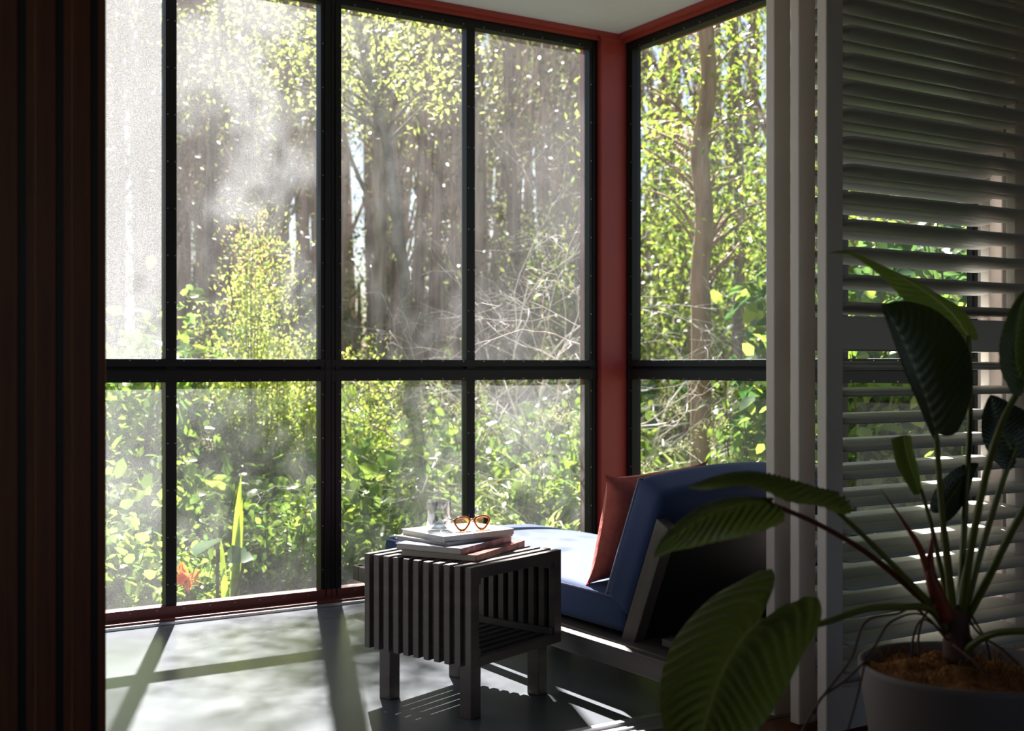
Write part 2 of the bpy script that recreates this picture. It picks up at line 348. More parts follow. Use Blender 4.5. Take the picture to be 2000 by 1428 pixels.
m = MB(); m.box((.014, .002, HB0+.006), (.020, .433, HB1-.006)); m.box((W-.020, .002, HB0+.006), (W-.014, .433, HB1-.006)); m.box((.02, .002, HB1-.018), (W-.02, .433, HB1-.014)); m.build('inner_panel', M['timber'], tbl)
m = MB()
for x in (.06, W-.10):
    m.box((x, th, HB0-.006), (x+.035, .43-th, HB0+.004)); 
m.box((.037, .005, HB0+.03), (.05, .43, HB0+.05)); m.box((W-.05, .005, HB0+.03), (W-.037, .43, HB0+.05)); m.box((.037, .005, HB1-.055), (.05, .43, HB1-.037)); m.box((W-.05, .005, HB1-.055), (W-.037, .43, HB1-.037))
m.build('spacer_rail', M['timber'], tbl)
for (x, y) in ((.035, .03), (W-.08, .03), (.035, .36), (W-.08, .36)):
    MB().box((x, y, 0), (x+.045, y+.045, HB0+.002)).build('leg', M['timber'], tbl, bevel=.002)
# magazines
def magazine(corner, deg, wL, wR, z, h, cmat, smat, label, name='magazine'):
    R = dirang(deg); rz = math.atan2(R.y, R.x)
    e = empty(name, (corner.x, corner.y, z), rz, label=label, cat=name, group='magazines stacked on the side table')
    MB().box((.003, .003, .0015), (wR-.003, wL-.003, h-.0015)).build('pages', M['page'], e)
    m = MB().box((0, 0, 0), (wR, wL, .0015)); m.box((0, 0, h-.0015), (wR, wL, h)); m.box((0, 0, .001), (wR, .0025, h-.001))
    m.build('cover', cmat, e); return e
z = HB1+.0005
magazine(camxy(-.106, 3.504, 0), 26, .262, .335, z, .019, M['coverphoto'], None, 'lowest magazine of the stack with dark red and black picture cover'); z += .0195
magazine(camxy(-.150, 3.508, 0), 28, .235, .315, z, .019, M['covernavy'], None, 'second magazine from the bottom with slate picture cover'); z += .0195
magazine(camxy(-.192, 3.555, 0), 42, .235, .290, z, .010, M['covergrey'], None, 'thin pale grey magazine just under the white top book'); z += .0105
magazine(camxy(-.205, 3.560, 0), 50, .225, .275, z, .017, M['cover'], None, 'white covered book on top of the stack under the glass', 'book'); z += .0175
ZT = z
g = camxy(-.230, 3.69, ZT+.0005)
e = empty('drinking_glass', g, label='clear ribbed water glass standing on the white top book', cat='glass')
rf = lambda a, zz: 1+.012*math.cos(24*a)
MB().lathe([(.0001, 0), (.034, 0), (.0375, .003), (.0395, .092), (.0388, .0935), (.0378, .092), (.0352, .008), (.0001, .007)], 96, rf=lambda a, zz: 1+(.010*math.cos(24*a) if .004 < zz < .091 else 0)).build('tumbler', M['glass'], e, smooth=True)
MB().lathe([(.0001, .0075), (.0346, .0085), (.0362, .050), (.0001, .050)], 48).build('water', M['water'], e, smooth=True)
# sunglasses
sg = empty('sunglasses', camxy(-.125, 3.70, ZT+.0005), math.atan2(dirang(62).y, dirang(62).x), label='amber brown sunglasses lying folded open on the white top book', cat='sunglasses')
for sx in (-1, 1):
    pts = []; n = 28
    for k in range(n+1):
        a = 2*PI*k/n; r = 1-.10*math.cos(3*a+PI/2)
        pts.append((sx*.034+.026*r*math.cos(a), .002*math.cos(a), .0235+.0205*r*math.sin(a)))
    MB().tube(pts, .0032, 8, cap=False).build('lens_rim', M['amber'], sg, smooth=True)
    MB().add([(p[0], p[1], p[2]) for p in pts[:-1]], [tuple(range(n))]).build('lens', M['lens'], sg)
    MB().tube(catmull([(sx*.062, 0, .034), (sx*.064, .015, .034), (sx*.060, .08, .030), (sx*.056, .120, .010)], 6), .0024, 6).build('temple_arm', M['amber'], sg, smooth=True)
MB().tube(catmull([(-.012, 0, .030), (0, -.002, .034), (.012, 0, .030)], 5), .0025, 8).build('bridge', M['amber'], sg, smooth=True)

# ---------------------------------------------------------------- daybed
def rounded(hx, hy, hz, r, dome=0, n=(20, 30, 8), warp=None):
    """pillow-like rounded box, centred on its base plane"""
    def cuts(h, k):
        a = [-h+r*(1-math.cos(PI/2*i/4)) for i in range(5)]; mid = [(-h+r)+(2*h-2*r)*i/k for i in range(1, k)]; return a+mid+[-x for x in reversed(a)]
    X, Y, Z = cuts(hx, n[0]), cuts(hy, n[1]), cuts(hz, n[2]); vid = {}; vs = []; fs = []
    def vert(i, j, k):
        key = (i, j, k)
        if key not in vid:
            p = Vector((X[i], Y[j], Z[k])); q = Vector((max(-hx+r, min(hx-r, p.x)), max(-hy+r, min(hy-r, p.y)), max(-hz+r, min(hz-r, p.z))))
            d = p-q
            if d.length > 1e-9: p = q+d.normalized()*r
            fx, fy = 1-(p.x/hx)**2, 1-(p.y/hy)**2
            p.z += (1 if p.z > 0 else 0)*dome*max(0, fx)**.6*max(0, fy)**.6
            if warp: p = warp(p)
            vid[key] = len(vs); vs.append(p)
        return vid[key]
    a, b, c = len(X)-1, len(Y)-1, len(Z)-1
    for i in range(a):
        for j in range(b): fs.append((vert(i,j,c), vert(i+1,j,c), vert(i+1,j+1,c), vert(i,j+1,c))); fs.append((vert(i,j,0), vert(i,j+1,0), vert(i+1,j+1,0), vert(i+1,j,0)))
    for i in range(a):
        for k in range(c): fs.append((vert(i,0,k), vert(i+1,0,k), vert(i+1,0,k+1), vert(i,0,k+1))); fs.append((vert(i,b,k), vert(i,b,k+1), vert(i+1,b,k+1), vert(i+1,b,k)))
    for j in range(b):
        for k in range(c): fs.append((vert(0,j,k), vert(0,j,k+1), vert(0,j+1,k+1), vert(0,j+1,k))); fs.append((vert(a,j,k), vert(a,j+1,k), vert(a,j+1,k+1), vert(a,j,k+1)))
    return MB().add(vs, fs)
U0, U1 = 2.235, 2.995             # cushion edges
ZP = .19                          # platform top
db = empty('daybed', (2.6, 3.6, 0), label='low black timber daybed with blue canvas seat and reclined back cushion under the corner windows', cat='daybed')
def loc(p): return (p[0]-2.6, p[1]-3.6, p[2])
def dbox(a, b): return MB().box(loc(a), loc(b))
for ux in (2.05, 3.10):
    MB().box((0, -2.02, -.062), (.035, 0, 0)).build('side_rail', M['timber'], db, bevel=.003, loc=loc((ux, 4.62, ZP)), rz=math.radians(2.4))
MB().box((0, -.035, -.062), (1.08, 0, 0)).build('end_rail', M['timber'], db, bevel=.003, loc=loc((2.05, 4.60, ZP)))
MB().box((0, -1.98, -.050), (.83, -.03, -.012)).build('platform_board', M['timber'], db, bevel=.003, loc=loc((2.20, 4.60, ZP)))
for (x, y) in ((2.42, 2.95), (2.85, 2.95), (2.42, 4.25), (2.85, 4.25)):
    dbox((x, y, 0), (x+.06, y+.06, ZP-.05)).build('leg', M['timber'], db)
sw = rounded((U1-U0)/2, .80, .058, .030, .048, (16, 30, 4))
seat = sw.build('seat_cushion', M['blue'], db, smooth=True, loc=loc(((U0+U1)/2-.036, 3.775, ZP+.060)), rz=math.radians(2.7))
pts = []
for (x, y) in ((-1, -1), (1, -1), (1, 1), (-1, 1), (-1, -1)): pts.append((x*((U1-U0)/2-.006), y*.792, .052))
MB().tube(pts, .004, 6).build('piping', M['piping'], seat, smooth=True)
# backrest, tilted: local y up the back, z towards the seat
tilt = math.radians(24); bl = .44; bt = .135
bh = MB(); bw = (U1-U0)/2
bc = rounded(bw, bl/2, bt/2, .032, .022, (16, 10, 5), warp=lambda p: p+Vector((0, .036*(1-(p.x/bw)**2)*(1 if p.y > 0 else 0), 0))).build('back_cushion', M['blue'], db, smooth=True)
vtop = Vector((0, -math.sin(tilt), math.cos(tilt))); nfr = Vector((0, math.cos(tilt), math.sin(tilt)))
Mx = Matrix(((-1, vtop.x, nfr.x), (0, vtop.y, nfr.y), (0, vtop.z, nfr.z))).to_4x4()
base = Vector(loc(((U0+U1)/2, 3.075, ZP+.11)))
Mx.translation = base+vtop*(bl/2-.005)-nfr*(bt/2)
bc.matrix_local = Mx
pts = [(s*(bw-.004), t_, bt/2-.010) for s, t_ in ((-1, -bl/2+.01), (-1, bl/2-.008), (1, bl/2-.008), (1, -bl/2+.01))]
MB().tube(pts, .0042, 6).build('piping', M['piping'], bc, smooth=True)
# frame behind the back cushion
def tbx(name, a, b, bev=.003):
    m = MB().box(a, b); o = m.build(name, M['black' if name == 'back_panel' else 'timber'], db, bevel=bev); T = Mx.copy(); T.translation = base-nfr*bt; o.matrix_local = T; return o
tbx('back_rail', (bw-.002, -.13, -.062), (bw-.042, .36, -.001)); tbx('back_rail', (-bw+.042, -.13, -.062), (-bw+.002, .36, -.001))
tbx('back_panel', (-bw+.044, -.12, -.05), (bw-.044, .355, -.02))
dbox((U0+.02, 2.66, ZP), (U1-.02, 2.80, ZP+.02)).build('back_support', M['timber'], db)
# coral pillow leaning on the back cushion
pw, ph, pt = .21, .205, .075
def pillow():
    vs = []; fs = []; n = 30
    for side in (1, -1):
        for i in range(n+1):
            for j in range(n+1):
                x, y = 2*i/n-1, 2*j/n-1
                pin = 1-.07*(1-x*x) if abs(y) > .0 else 1
                X = x*pw*(1-.12*(1-y**4)); Y = y*ph*(1-.12*(1-x**4))
                T = pt*max(0, (1-abs(x)**3.2)*(1-abs(y)**3.2))**.55
                T += .0045*(noise.noise(Vector((x*4, y*4, side*3)))) * (1-abs(x)**6)*(1-abs(y)**6) + .004*math.sin(9*x+3*y)*max(0, abs(y)-.5)*(1-abs(x)**4)*(1-abs(y)**6)*2
                vs.append((X, Y, side*T))
        b = 0 if side == 1 else (n+1)**2
        for i in range(n):
            for j in range(n):
                q = [b+i*(n+1)+j, b+(i+1)*(n+1)+j, b+(i+1)*(n+1)+j+1, b+i*(n+1)+j+1]
                fs.append(tuple(q if side == 1 else q[::-1]))
    return MB().add(vs, fs)
pl = pillow().build('throw_pillow', M['coral'], None, smooth=True, label='coral pink linen throw pillow leaning against the blue back cushion', cat='pillow')
tp = math.radians(22); vt = Vector((0, -math.sin(tp), math.cos(tp))); nf = Vector((0, math.cos(tp), math.sin(tp)))
T = Matrix(((-1, vt.x, nf.x), (0, vt.y, nf.y), (0, vt.z, nf.z))).to_4x4(); T.translation = Vector((U0+.20, 3.128, ZP+.115))+vt*(.206)+nf*.052
pl.matrix_world = T @ Matrix.Rotation(math.radians(-4.5), 4, 'Z')

# ---------------------------------------------------------------- potted plant
def biglm(name, top, back, vein, transl=.35, stripes=0):
    m = bpy.data.materials.new(name); m.use_nodes = True; t = m.node_tree; N = t.nodes.new; L = t.links.new; b = t.nodes['Principled BSDF']; out = t.nodes['Material Output']
    uv = N('ShaderNodeUVMap'); sp = N('ShaderNodeSeparateXYZ'); L(uv.outputs[0], sp.inputs[0])
    ab = N('ShaderNodeMath'); ab.operation = 'ABSOLUTE'; L(sp.outputs[1], ab.inputs[0])
    lt = N('ShaderNodeMath'); lt.operation = 'LESS_THAN'; L(ab.outputs[0], lt.inputs[0]); lt.inputs[1].default_value = .035
    # lateral veins: lines of constant (t*K - |s|*c)
    a = N('ShaderNodeMath'); a.operation = 'MULTIPLY'; L(sp.outputs[0], a.inputs[0]); a.inputs[1].default_value = 17
    c = N('ShaderNodeMath'); c.operation = 'MULTIPLY'; L(ab.outputs[0], c.inputs[0]); c.inputs[1].default_value = 4.0
    d = N('ShaderNodeMath'); d.operation = 'SUBTRACT'; L(a.outputs[0], d.inputs[0]); L(c.outputs[0], d.inputs[1])
    fr = N('ShaderNodeMath'); fr.operation = 'FRACT'; L(d.outputs[0], fr.inputs[0])
    l2 = N('ShaderNodeMath'); l2.operation = 'LESS_THAN'; L(fr.outputs[0], l2.inputs[0]); l2.inputs[1].default_value = .13
    l3 = N('ShaderNodeMath'); l3.operation = 'MULTIPLY'; L(l2.outputs[0], l3.inputs[0]); l3.inputs[1].default_value = .35
    mxv = N('ShaderNodeMath'); mxv.operation = 'MAXIMUM'; L(lt.outputs[0], mxv.inputs[0]); L(l3.outputs[0], mxv.inputs[1])
    n = N('ShaderNodeTexNoise'); n.inputs['Scale'].default_value = 9; g = N('ShaderNodeNewGeometry'); L(g.outputs['Position'], n.inputs[0])
    r = N('ShaderNodeMix'); r.data_type = 'RGBA'; L(n.outputs[0], r.inputs[0]); r.inputs[6].default_value = (*top, 1); r.inputs[7].default_value = (*back, 1)
    r2 = N('ShaderNodeMix'); r2.data_type = 'RGBA'; L(mxv.outputs[0], r2.inputs[0]); L(r.outputs[2], r2.inputs[6]); r2.inputs[7].default_value = (*vein, 1)
    L(r2.outputs[2], b.inputs['Base Color']); b.inputs['Roughness'].default_value = .30; b.inputs['Coat Weight'].default_value = .25; b.inputs['Coat Roughness'].default_value = .3
    tr = N('ShaderNodeBsdfTranslucent'); L(r2.outputs[2], tr.inputs[0]); ms = N('ShaderNodeMixShader'); ms.inputs[0].default_value = transl
    L(b.outputs[0], ms.inputs[1]); L(tr.outputs[0], ms.inputs[2]); L(ms.outputs[0], out.inputs[0]); return m
PL = biglm('philodendron_leaf', (.12, .16, .03), (.17, .20, .035), (.25, .28, .07), .42)
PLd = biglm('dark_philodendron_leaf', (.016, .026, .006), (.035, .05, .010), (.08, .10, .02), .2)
PLb = biglm('pale_philodendron_leaf', (.10, .16, .025), (.15, .20, .03), (.30, .36, .12), .45)
def cross_safe(a, b): v = a.cross(b); return v.normalized() if v.length > 1e-6 else a.orthogonal()
def leaf(name, mid, wl, wr, normals, mt, parent, lobe=.18, curl=.25, fold=.15, pleat=.006, K=17, prof=None, wave=0, **k):
    """mid: points along the midrib (base first); wl, wr: half widths left and right; normals: one vector or a list along the rib"""
    path = catmull(mid, 26); nt_ = len(path)-1; ns = 24
    Ls = [0]
    for i in range(nt_): Ls.append(Ls[-1]+(path[i+1]-path[i]).length)
    tot = Ls[-1]
    if isinstance(normals, Vector): normals = [normals, normals]
    vs = []; uvs = []; fs = []
    for i in range(nt_+1):
        t = Ls[i]/tot; tan = (path[min(i+1, nt_)]-path[max(i-1, 0)]).normalized()
        q = t*(len(normals)-1); qi = min(int(q), len(normals)-2); nh = normals[qi].lerp(normals[qi+1], q-qi)
        lat = cross_safe(tan, nh); nrm = cross_safe(lat, tan)
        w_ = prof(t) if prof else (max(0, math.sin(PI*(t*.86+.14)**.85))**.75 * (1-.25*t))
        if t > .96: w_ *= max(.02, (1-t)/.04)**.7
        for j in range(ns+1):
            s = 2*j/ns-1; wd = (wr if s > 0 else wl)
            if callable(wd): wd = wd(t)
            back = lobe*tot*math.sin(PI*abs(s)**.9*.72)*max(0, 1-t*2.6)**1.5
            p = path[i]+lat*(s*wd*w_)-tan*back
            p = p - nrm*(curl*s*s*wd*w_) + nrm*(fold*abs(s)*wd*w_)
            p += nrm*(pleat*math.sin(2*PI*(K*t-4.0*abs(s)))*min(1, abs(s)*4)*(1-.85*abs(s)**3)*min(1, w_*1.5))
            if wave: p += nrm*wave*math.sin(t*14+s*2)*abs(s)**2
            vs.append(p); uvs.append((t, s))
    for i in range(nt_):
        for j in range(ns): a = i*(ns+1)+j; fs.append((a, a+1, a+ns+2, a+ns+1))
    me = bpy.data.meshes.new(name); me.from_pydata([tuple(v) for v in vs], [], fs); me.update()
    ul = me.uv_layers.new(name='UVMap'); idx = np.empty(len(me.loops), dtype=np.int32); me.loops.foreach_get('vertex_index', idx)
    ul.data.foreach_set('uv', np.array(uvs, dtype=np.float32)[idx].ravel()); me.polygons.foreach_set('use_smooth', [True]*len(me.polygons))
    return link(name, me, mt, parent, **k)
D0 = 2.45
pc = camxy(.94, D0, 0)
pp = empty('potted_philodendron', (0, 0, 0), label='large-leaved philodendron in a taupe pot in front of the white louvres', cat='potted plant')
pp.location = pc
INV = Vector((-pc.x, -pc.y, 0))
def Q(px, py, d): return P(px, py, d)+INV
zr = .413; R0 = .213
MB().lathe([(.001, 0), (.150, 0), (.155, .006), (R0, zr-.01), (R0+.001, zr), (R0-.006, zr+.002), (R0-.012, zr-.004), (R0-.016, zr-.07), (.001, zr-.07)], 72).build('pot', M['pot'], pp, smooth=True)
m = MB(); vs = []; fs = []; nr, na = 26, 72
for i in range(nr+1):
    for k in range(na):
        r = (R0-.012)*i/nr; a = 2*PI*k/na; x, y = r*math.cos(a), r*math.sin(a)
        z = zr-.030+.030*(1-(i/nr)**2)+.022*noise.noise(Vector((x*14, y*14, 1)))+.010*noise.noise(Vector((x*45, y*45, 2)))
        vs.append((x, y, z))
for i in range(nr):
    for k in range(na): k2 = (k+1) % na; fs.append((i*na+k, i*na+k2, (i+1)*na+k2, (i+1)*na+k))
m.add(vs, fs)
for k in range(160):
    a = random.uniform(0, 2*PI); r = random.uniform(0, R0-.03); x, y = r*math.cos(a), r*math.sin(a); b2 = random.uniform(0, 6.3); l = random.uniform(.01, .03)
    z = zr-.012+.02*(1-(r/R0)**2)
    m.tube([(x, y, z-.01), (x+l*.5*math.cos(b2), y+l*.5*math.sin(b2), z+random.uniform(0, .018)), (x+l*math.cos(b2), y+l*math.sin(b2), z-.01)], .0012, 4)
m.build('coir_mulch', M['coir'], pp, smooth=True, kind='stuff')
crown = Q(1868, 1200, D0)
m = MB(); m.tube(catmull([Q(1872, 1290, D0), Q(1870, 1240, D0), Q(1862, 1185, D0)], 5), [.030]*5+[.026]*5+[.018], 12); m.build('stem', M['root'], pp, smooth=True)
def pet(pts, r0, r1, mt=None):
    q = catmull([Q(*p) for p in pts], 8); n = len(q)
    MB().tube(q, [r0+(r1-r0)*i/(n-1) for i in range(n)], 10).build('petiole', mt or M['petiole'], pp, smooth=True)
tocam = -FW; up = Vector((0, 0, 1)); rt = RT.copy()
pet([(1850, 1230, D0), (1815, 1190, 2.40), (1760, 1186, 2.34), (1690, 1190, 2.28), (1585, 1222, 2.20), (1500, 1214, 2.17), (1480, 1216, 2.165)], .0085, .0050)
leaf('leaf', [Q(1482, 1214, 2.16), Q(1452, 1246, 2.14), Q(1420, 1295, 2.11), Q(1394, 1355, 2.08), Q(1372, 1430, 2.05), Q(1356, 1500, 2.04), Q(1345, 1560, 2.05)], .120, .118,
     [(tocam*.8+up*.75-rt*.25).normalized(), (tocam*.9+up*.5-rt*.3).normalized()], PL, pp, lobe=.30, curl=.30, fold=.22, pleat=.0045, K=17)
pet([(1855, 1220, D0), (1800, 1170, 2.42), (1700, 1085, 2.33), (1600, 1025, 2.24), (1500, 982, 2.15)], .0075, .0042, M['petred'])
leaf('leaf', [Q(1502, 982, 2.15), Q(1450, 985, 2.12), Q(1390, 1003, 2.09), Q(1335, 1035, 2.07), Q(1300, 1060, 2.06), Q(1276, 1092, 2.05)], .055, .038,
     [(tocam*.55+up*.85).normalized(), (tocam*.8+up*.5).normalized()], PL, pp, lobe=.08, curl=.55, fold=.05, pleat=.0065, K=13)
pet([(1865, 1215, D0), (1830, 1190, 2.43), (1760, 1120, 2.36), (1680, 1040, 2.28), (1612, 978, 2.21)], .0075, .0042)
leaf('leaf', [Q(1640, 968, 2.24), Q(1600, 958, 2.20), Q(1550, 942, 2.15), Q(1480, 928, 2.10), Q(1420, 930, 2.07), Q(1345, 952, 2.04)], .045, .060,
     [(tocam*.45+up*.9).normalized(), (tocam*.3+up*.95).normalized()], PL, pp, lobe=.05, curl=.60, fold=.0, pleat=.006, K=14, wave=.004)
# tall leaves
pet([(1862, 1215, D0), (1850, 1100, 2.43), (1838, 980, 2.41), (1828, 842, 2.39)], .0085, .0055)
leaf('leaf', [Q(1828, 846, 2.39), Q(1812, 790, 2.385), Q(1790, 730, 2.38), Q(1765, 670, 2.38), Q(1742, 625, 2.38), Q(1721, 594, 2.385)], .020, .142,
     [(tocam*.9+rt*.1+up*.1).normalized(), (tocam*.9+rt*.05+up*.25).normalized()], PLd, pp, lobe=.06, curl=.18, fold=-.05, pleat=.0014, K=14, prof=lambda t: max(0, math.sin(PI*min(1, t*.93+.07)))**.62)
pet([(1872, 1215, 2.5), (1885, 1000, 2.55), (1895, 800, 2.58), (1892, 655, 2.58)], .0075, .0050)
leaf('leaf', [Q(1893, 660, 2.58), Q(1862, 615, 2.57), Q(1815, 575, 2.55), Q(1760, 540, 2.53), Q(1700, 507, 2.50), Q(1655, 490, 2.48), Q(1614, 494, 2.46)], .062, .068,
     [(tocam*.8+up*.55-rt*.1).normalized(), (tocam*.6+up*.7).normalized(), (up*.9+tocam*.2).normalized()], PLb, pp, lobe=.05, curl=.2, fold=-.25, pleat=.003, K=15, prof=lambda t: max(0, math.sin(PI*(t*.9+.1)**.8))**.8*(1-.45*t))
pet([(1858, 1210, D0), (1835, 1100, 2.46), (1815, 1010, 2.47), (1798, 955, 2.47)], .006, .004)
leaf('leaf', [Q(1797, 965, 2.47), Q(1785, 930, 2.46), Q(1772, 890, 2.46), Q(1765, 850, 2.46)], .022, .020, tocam, PLb, pp, lobe=0, curl=.5, fold=-.3, pleat=.001, prof=lambda t: .5+.5*min(1, t*2) if t < .9 else 1)
pet([(1865, 1210, D0), (1855, 1110, 2.50), (1845, 1030, 2.53), (1838, 990, 2.55)], .006, .004, M['sheath'])
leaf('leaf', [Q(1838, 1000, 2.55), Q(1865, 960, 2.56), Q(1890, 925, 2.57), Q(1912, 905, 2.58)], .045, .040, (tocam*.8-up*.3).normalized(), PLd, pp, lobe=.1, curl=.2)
pet([(1878, 1215, D0), (1895, 1080, 2.38), (1925, 930, 2.33), (1955, 830, 2.30), (1985, 770, 2.28), (1998, 740, 2.27)], .0085, .0055)
leaf('leaf', [Q(2000, 760, 2.27), Q(1985, 710, 2.27), Q(1985, 660, 2.27), Q(1995, 600, 2.28), Q(2010, 560, 2.3)], .030, .09, (tocam*.9+rt*.3).normalized(), PLb, pp, lobe=.05, curl=.2, fold=-.3)
pet([(1880, 1215, D0), (1915, 1080, 2.46), (1955, 950, 2.46), (1985, 870, 2.46)], .0075, .0055)
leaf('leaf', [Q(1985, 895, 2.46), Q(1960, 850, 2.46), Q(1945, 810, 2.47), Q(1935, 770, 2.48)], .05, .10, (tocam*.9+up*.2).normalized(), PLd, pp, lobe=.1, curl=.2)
pet([(1882, 1220, D0), (1930, 1130, 2.40), (1975, 1040, 2.36), (2030, 940, 2.33)], .0085, .0065)
pet([(1870, 1290, D0), (1905, 1255, 2.40), (1950, 1236, 2.35), (2030, 1232, 2.30)], .0085, .0065)
pet([(1872, 1210, 2.47), (1880, 1140, 2.50), (1892, 1080, 2.52)], .006, .004)
# red pointed sheaths
MB().tube(catmull([Q(1835, 1190, 2.42), Q(1800, 1080, 2.40), Q(1765, 1020, 2.385), Q(1720, 955, 2.37)], 6), [.010-.0095*i/18 for i in range(19)], 8).build('leaf_sheath', M['sheath'], pp, smooth=True, label='long red pointed sheath')
MB().tube(catmull([Q(1850, 1210, 2.42), Q(1826, 1150, 2.41), Q(1816, 1110, 2.405), Q(1822, 1040, 2.40)], 6), [.016*(1-(i/18)**2)+.001 for i in range(19)], 10).build('leaf_sheath', M['sheath'], pp, smooth=True)
MB().tube(catmull([Q(1842, 1060, 2.44), Q(1838, 960, 2.45), Q(1836, 880, 2.45)], 6), [.005-.004*i/12 for i in range(13)], 8).build('leaf_sheath', M['sheath'], pp, smooth=True)
for pts in ([(1845, 1240, 2.45), (1790, 1190, 2.4), (1750, 1200, 2.34), (1690, 1215, 2.3), (1660, 1290, 2.27), (1600, 1370, 2.22), (1560, 1440, 2.15)],
            [(1850, 1250, 2.44), (1800, 1200, 2.38), (1740, 1215, 2.33), (1710, 1260, 2.30), (1690, 1285, 2.27)],
            [(1690, 1292, 2.3), (1650, 1330, 2.26), (1605, 1362, 2.22), (1590, 1395, 2.2)], [(1690, 1292, 2.3), (1672, 1370, 2.26), (1655, 1430, 2.24)],
            [(1850, 1240, 2.45), (1805, 1210, 2.40), (1785, 1240, 2.38), (1780, 1285, 2.37)], [(1850, 1240, 2.45), (1815, 1195, 2.38), (1795, 1235, 2.36), (1795, 1285, 2.36)],
            [(1885, 1180, 2.44), (1905, 1215, 2.42), (1925, 1250, 2.40), (1935, 1290, 2.40)], [(1885, 1200, 2.44), (1915, 1240, 2.42), (1960, 1270, 2.38), (1990, 1300, 2.36)],
            [(1862, 1260, 2.38), (1900, 1290, 2.30), (1935, 1325, 2.27)]):
    MB().tube(catmull([Q(*p) for p in pts], 6), .0024, 6).build('aerial_root', M['root'], pp, smooth=True)

# ---------------------------------------------------------------- garden
GZ = -.35
MB().add([(-40, 5.0, GZ), (60, 5.0, GZ), (60, 80, GZ), (-40, 80, GZ)], [(0, 1, 2, 3)]).build('ground', M['soil'], kind='structure', label='shaded garden ground outside the windows')
MB().add([(3.81, -20, GZ), (60, -20, GZ), (60, 5.0, GZ), (3.81, 5.0, GZ)], [(0, 1, 2, 3)]).build('ground', M['soil'], kind='structure', label='garden ground beyond the short window wall')

BT = np.array([(0,0,0),(.30,.30,.05),(.30,-.30,.05),(.33,0,-.03),(.70,.24,.02),(.70,-.24,.02),(.70,0,-.05),(1,0,-.10)])
BF = [(0,2,3),(0,3,1),(2,5,6,3),(1,3,6,4),(5,7,6),(6,7,4)]
STm = np.array([(0,0,0),(.45,.22,.03),(.45,-.22,.03),(1,0,-.03)]); SF = [(0,2,3,1)]
def leaves_mesh(name, pos, size, tmpl, faces, outward=None, droop=.3, spread=1.0, width=1.0):
    n = len(pos); d = RNG.normal(size=(n, 3))*spread
    if outward is not None: d += outward
    d[:, 2] -= droop; d /= np.linalg.norm(d, axis=1)[:, None]
    nn = RNG.normal(size=(n, 3))*.55; nn[:, 2] += 1; y = np.cross(nn, d); y /= np.linalg.norm(y, axis=1)[:, None]+1e-9; z = np.cross(d, y)
    s = (size*RNG.uniform(.6, 1.3, n))[:, None, None]
    T = tmpl[None]; V = (d[:, None]*T[..., 0:1]+y[:, None]*T[..., 1:2]*width+z[:, None]*T[..., 2:3])*s+pos[:, None]
    k = tmpl.shape[0]; me = bpy.data.meshes.new(name); me.vertices.add(n*k); me.vertices.foreach_set('co', V.astype(np.float32).ravel())
    lens = np.array([len(f) for f in faces]); flat = np.concatenate([np.array(f) for f in faces])
    loops = (flat[None]+(np.arange(n)*k)[:, None]).ravel(); tl = np.tile(lens, n); st = np.concatenate([[0], np.cumsum(tl)[:-1]])
    me.loops.add(len(loops)); me.loops.foreach_set('vertex_index', loops.astype(np.int32)); me.polygons.add(len(tl))
    me.polygons.foreach_set('loop_start', st.astype(np.int32)); me.polygons.foreach_set('loop_total', tl.astype(np.int32)); me.update(); me.validate(); return me
def shrub(name, h, r, nleaf, lsize, mt, big=True, nst=9, top=.9, label=None, cat='shrub', width=1.0, droop=.25, tipmat=None, cone=False):
    e = empty(name); m = MB(); P0 = []; O = []; per = max(1, nleaf//nst)
    for s in range(nst):
        a = random.uniform(0, 2*PI); rr = r*math.sqrt(random.random()); hh = h*(random.uniform(.55, 1) if not cone else (1-.55*rr/r)*random.uniform(.85, 1.0))
        if cone and s < nst//4: rr *= .3; hh = h*random.uniform(.85, 1.0)
        p0 = Vector((rr*.25*math.cos(a), rr*.25*math.sin(a), 0)); p2 = Vector((rr*math.cos(a), rr*math.sin(a), hh)); p1 = p0.lerp(p2, .5)+Vector((random.uniform(-.05, .05), random.uniform(-.05, .05), 0))
        path = catmull([p0, p1, p2], 6); m.tube(path, [(.004 if cone else .010)*h**.5*(1-.8*i/12) for i in range(13)], 5)
        for i in range(per):
            t = random.uniform(.12, 1)**.8; q = path[min(12, int(t*12))]; wdt = (.44*r*(1.15-.75*t) if cone else .34*r)
            off = Vector((random.gauss(0, 1), random.gauss(0, 1), random.gauss(0, .7)))*wdt*(.8 if cone else .6)
            P0.append(q+off); O.append(off.normalized()*.9+Vector((0, 0, .5 if not big else 0)))
    m.build('stems', M['stem'], e)
    P0 = np.array(P0); O = np.array(O)
    if tipmat is not None:
        sel = RNG.random(len(P0)) < np.clip((P0[:, 2]/h-.62)*1.5, 0, .75)
        me = leaves_mesh('new_growth', P0[sel], lsize, STm, SF, O[sel], droop); link('new_growth', me, tipmat, e, label='rust coloured new leaves'); P0, O = P0[~sel], O[~sel]
    me = leaves_mesh('foliage', P0, lsize, BT if big else STm, BF if big else SF, O, droop, width=width); link('foliage', me, mt, e)
    return e
def where(px, d):
    for a, b, t in ((-500, 336, 'behind the leftmost mesh panels'), (336, 650, 'behind the second mesh panels'), (650, 922, 'right of the thick window post'), (922, 1190, 'just left of the red column'), (1190, 1500, 'right of the red column'), (1500, 9000, 'behind the white louvres')):
        if a <= px < b: break
    for lim, r in ((7.0, 'nearest the glass'), (7.8, 'in the second row'), (8.8, 'in the third row'), (10.2, 'in the fourth row'), (12, 'in the fifth row'), (14.1, 'at the forest edge'), (16.3, 'near the forest edge'), (19, 'in mid forest'), (23, 'deep in the forest'), (99, 'furthest back')):
        if d < lim: return r+', '+t
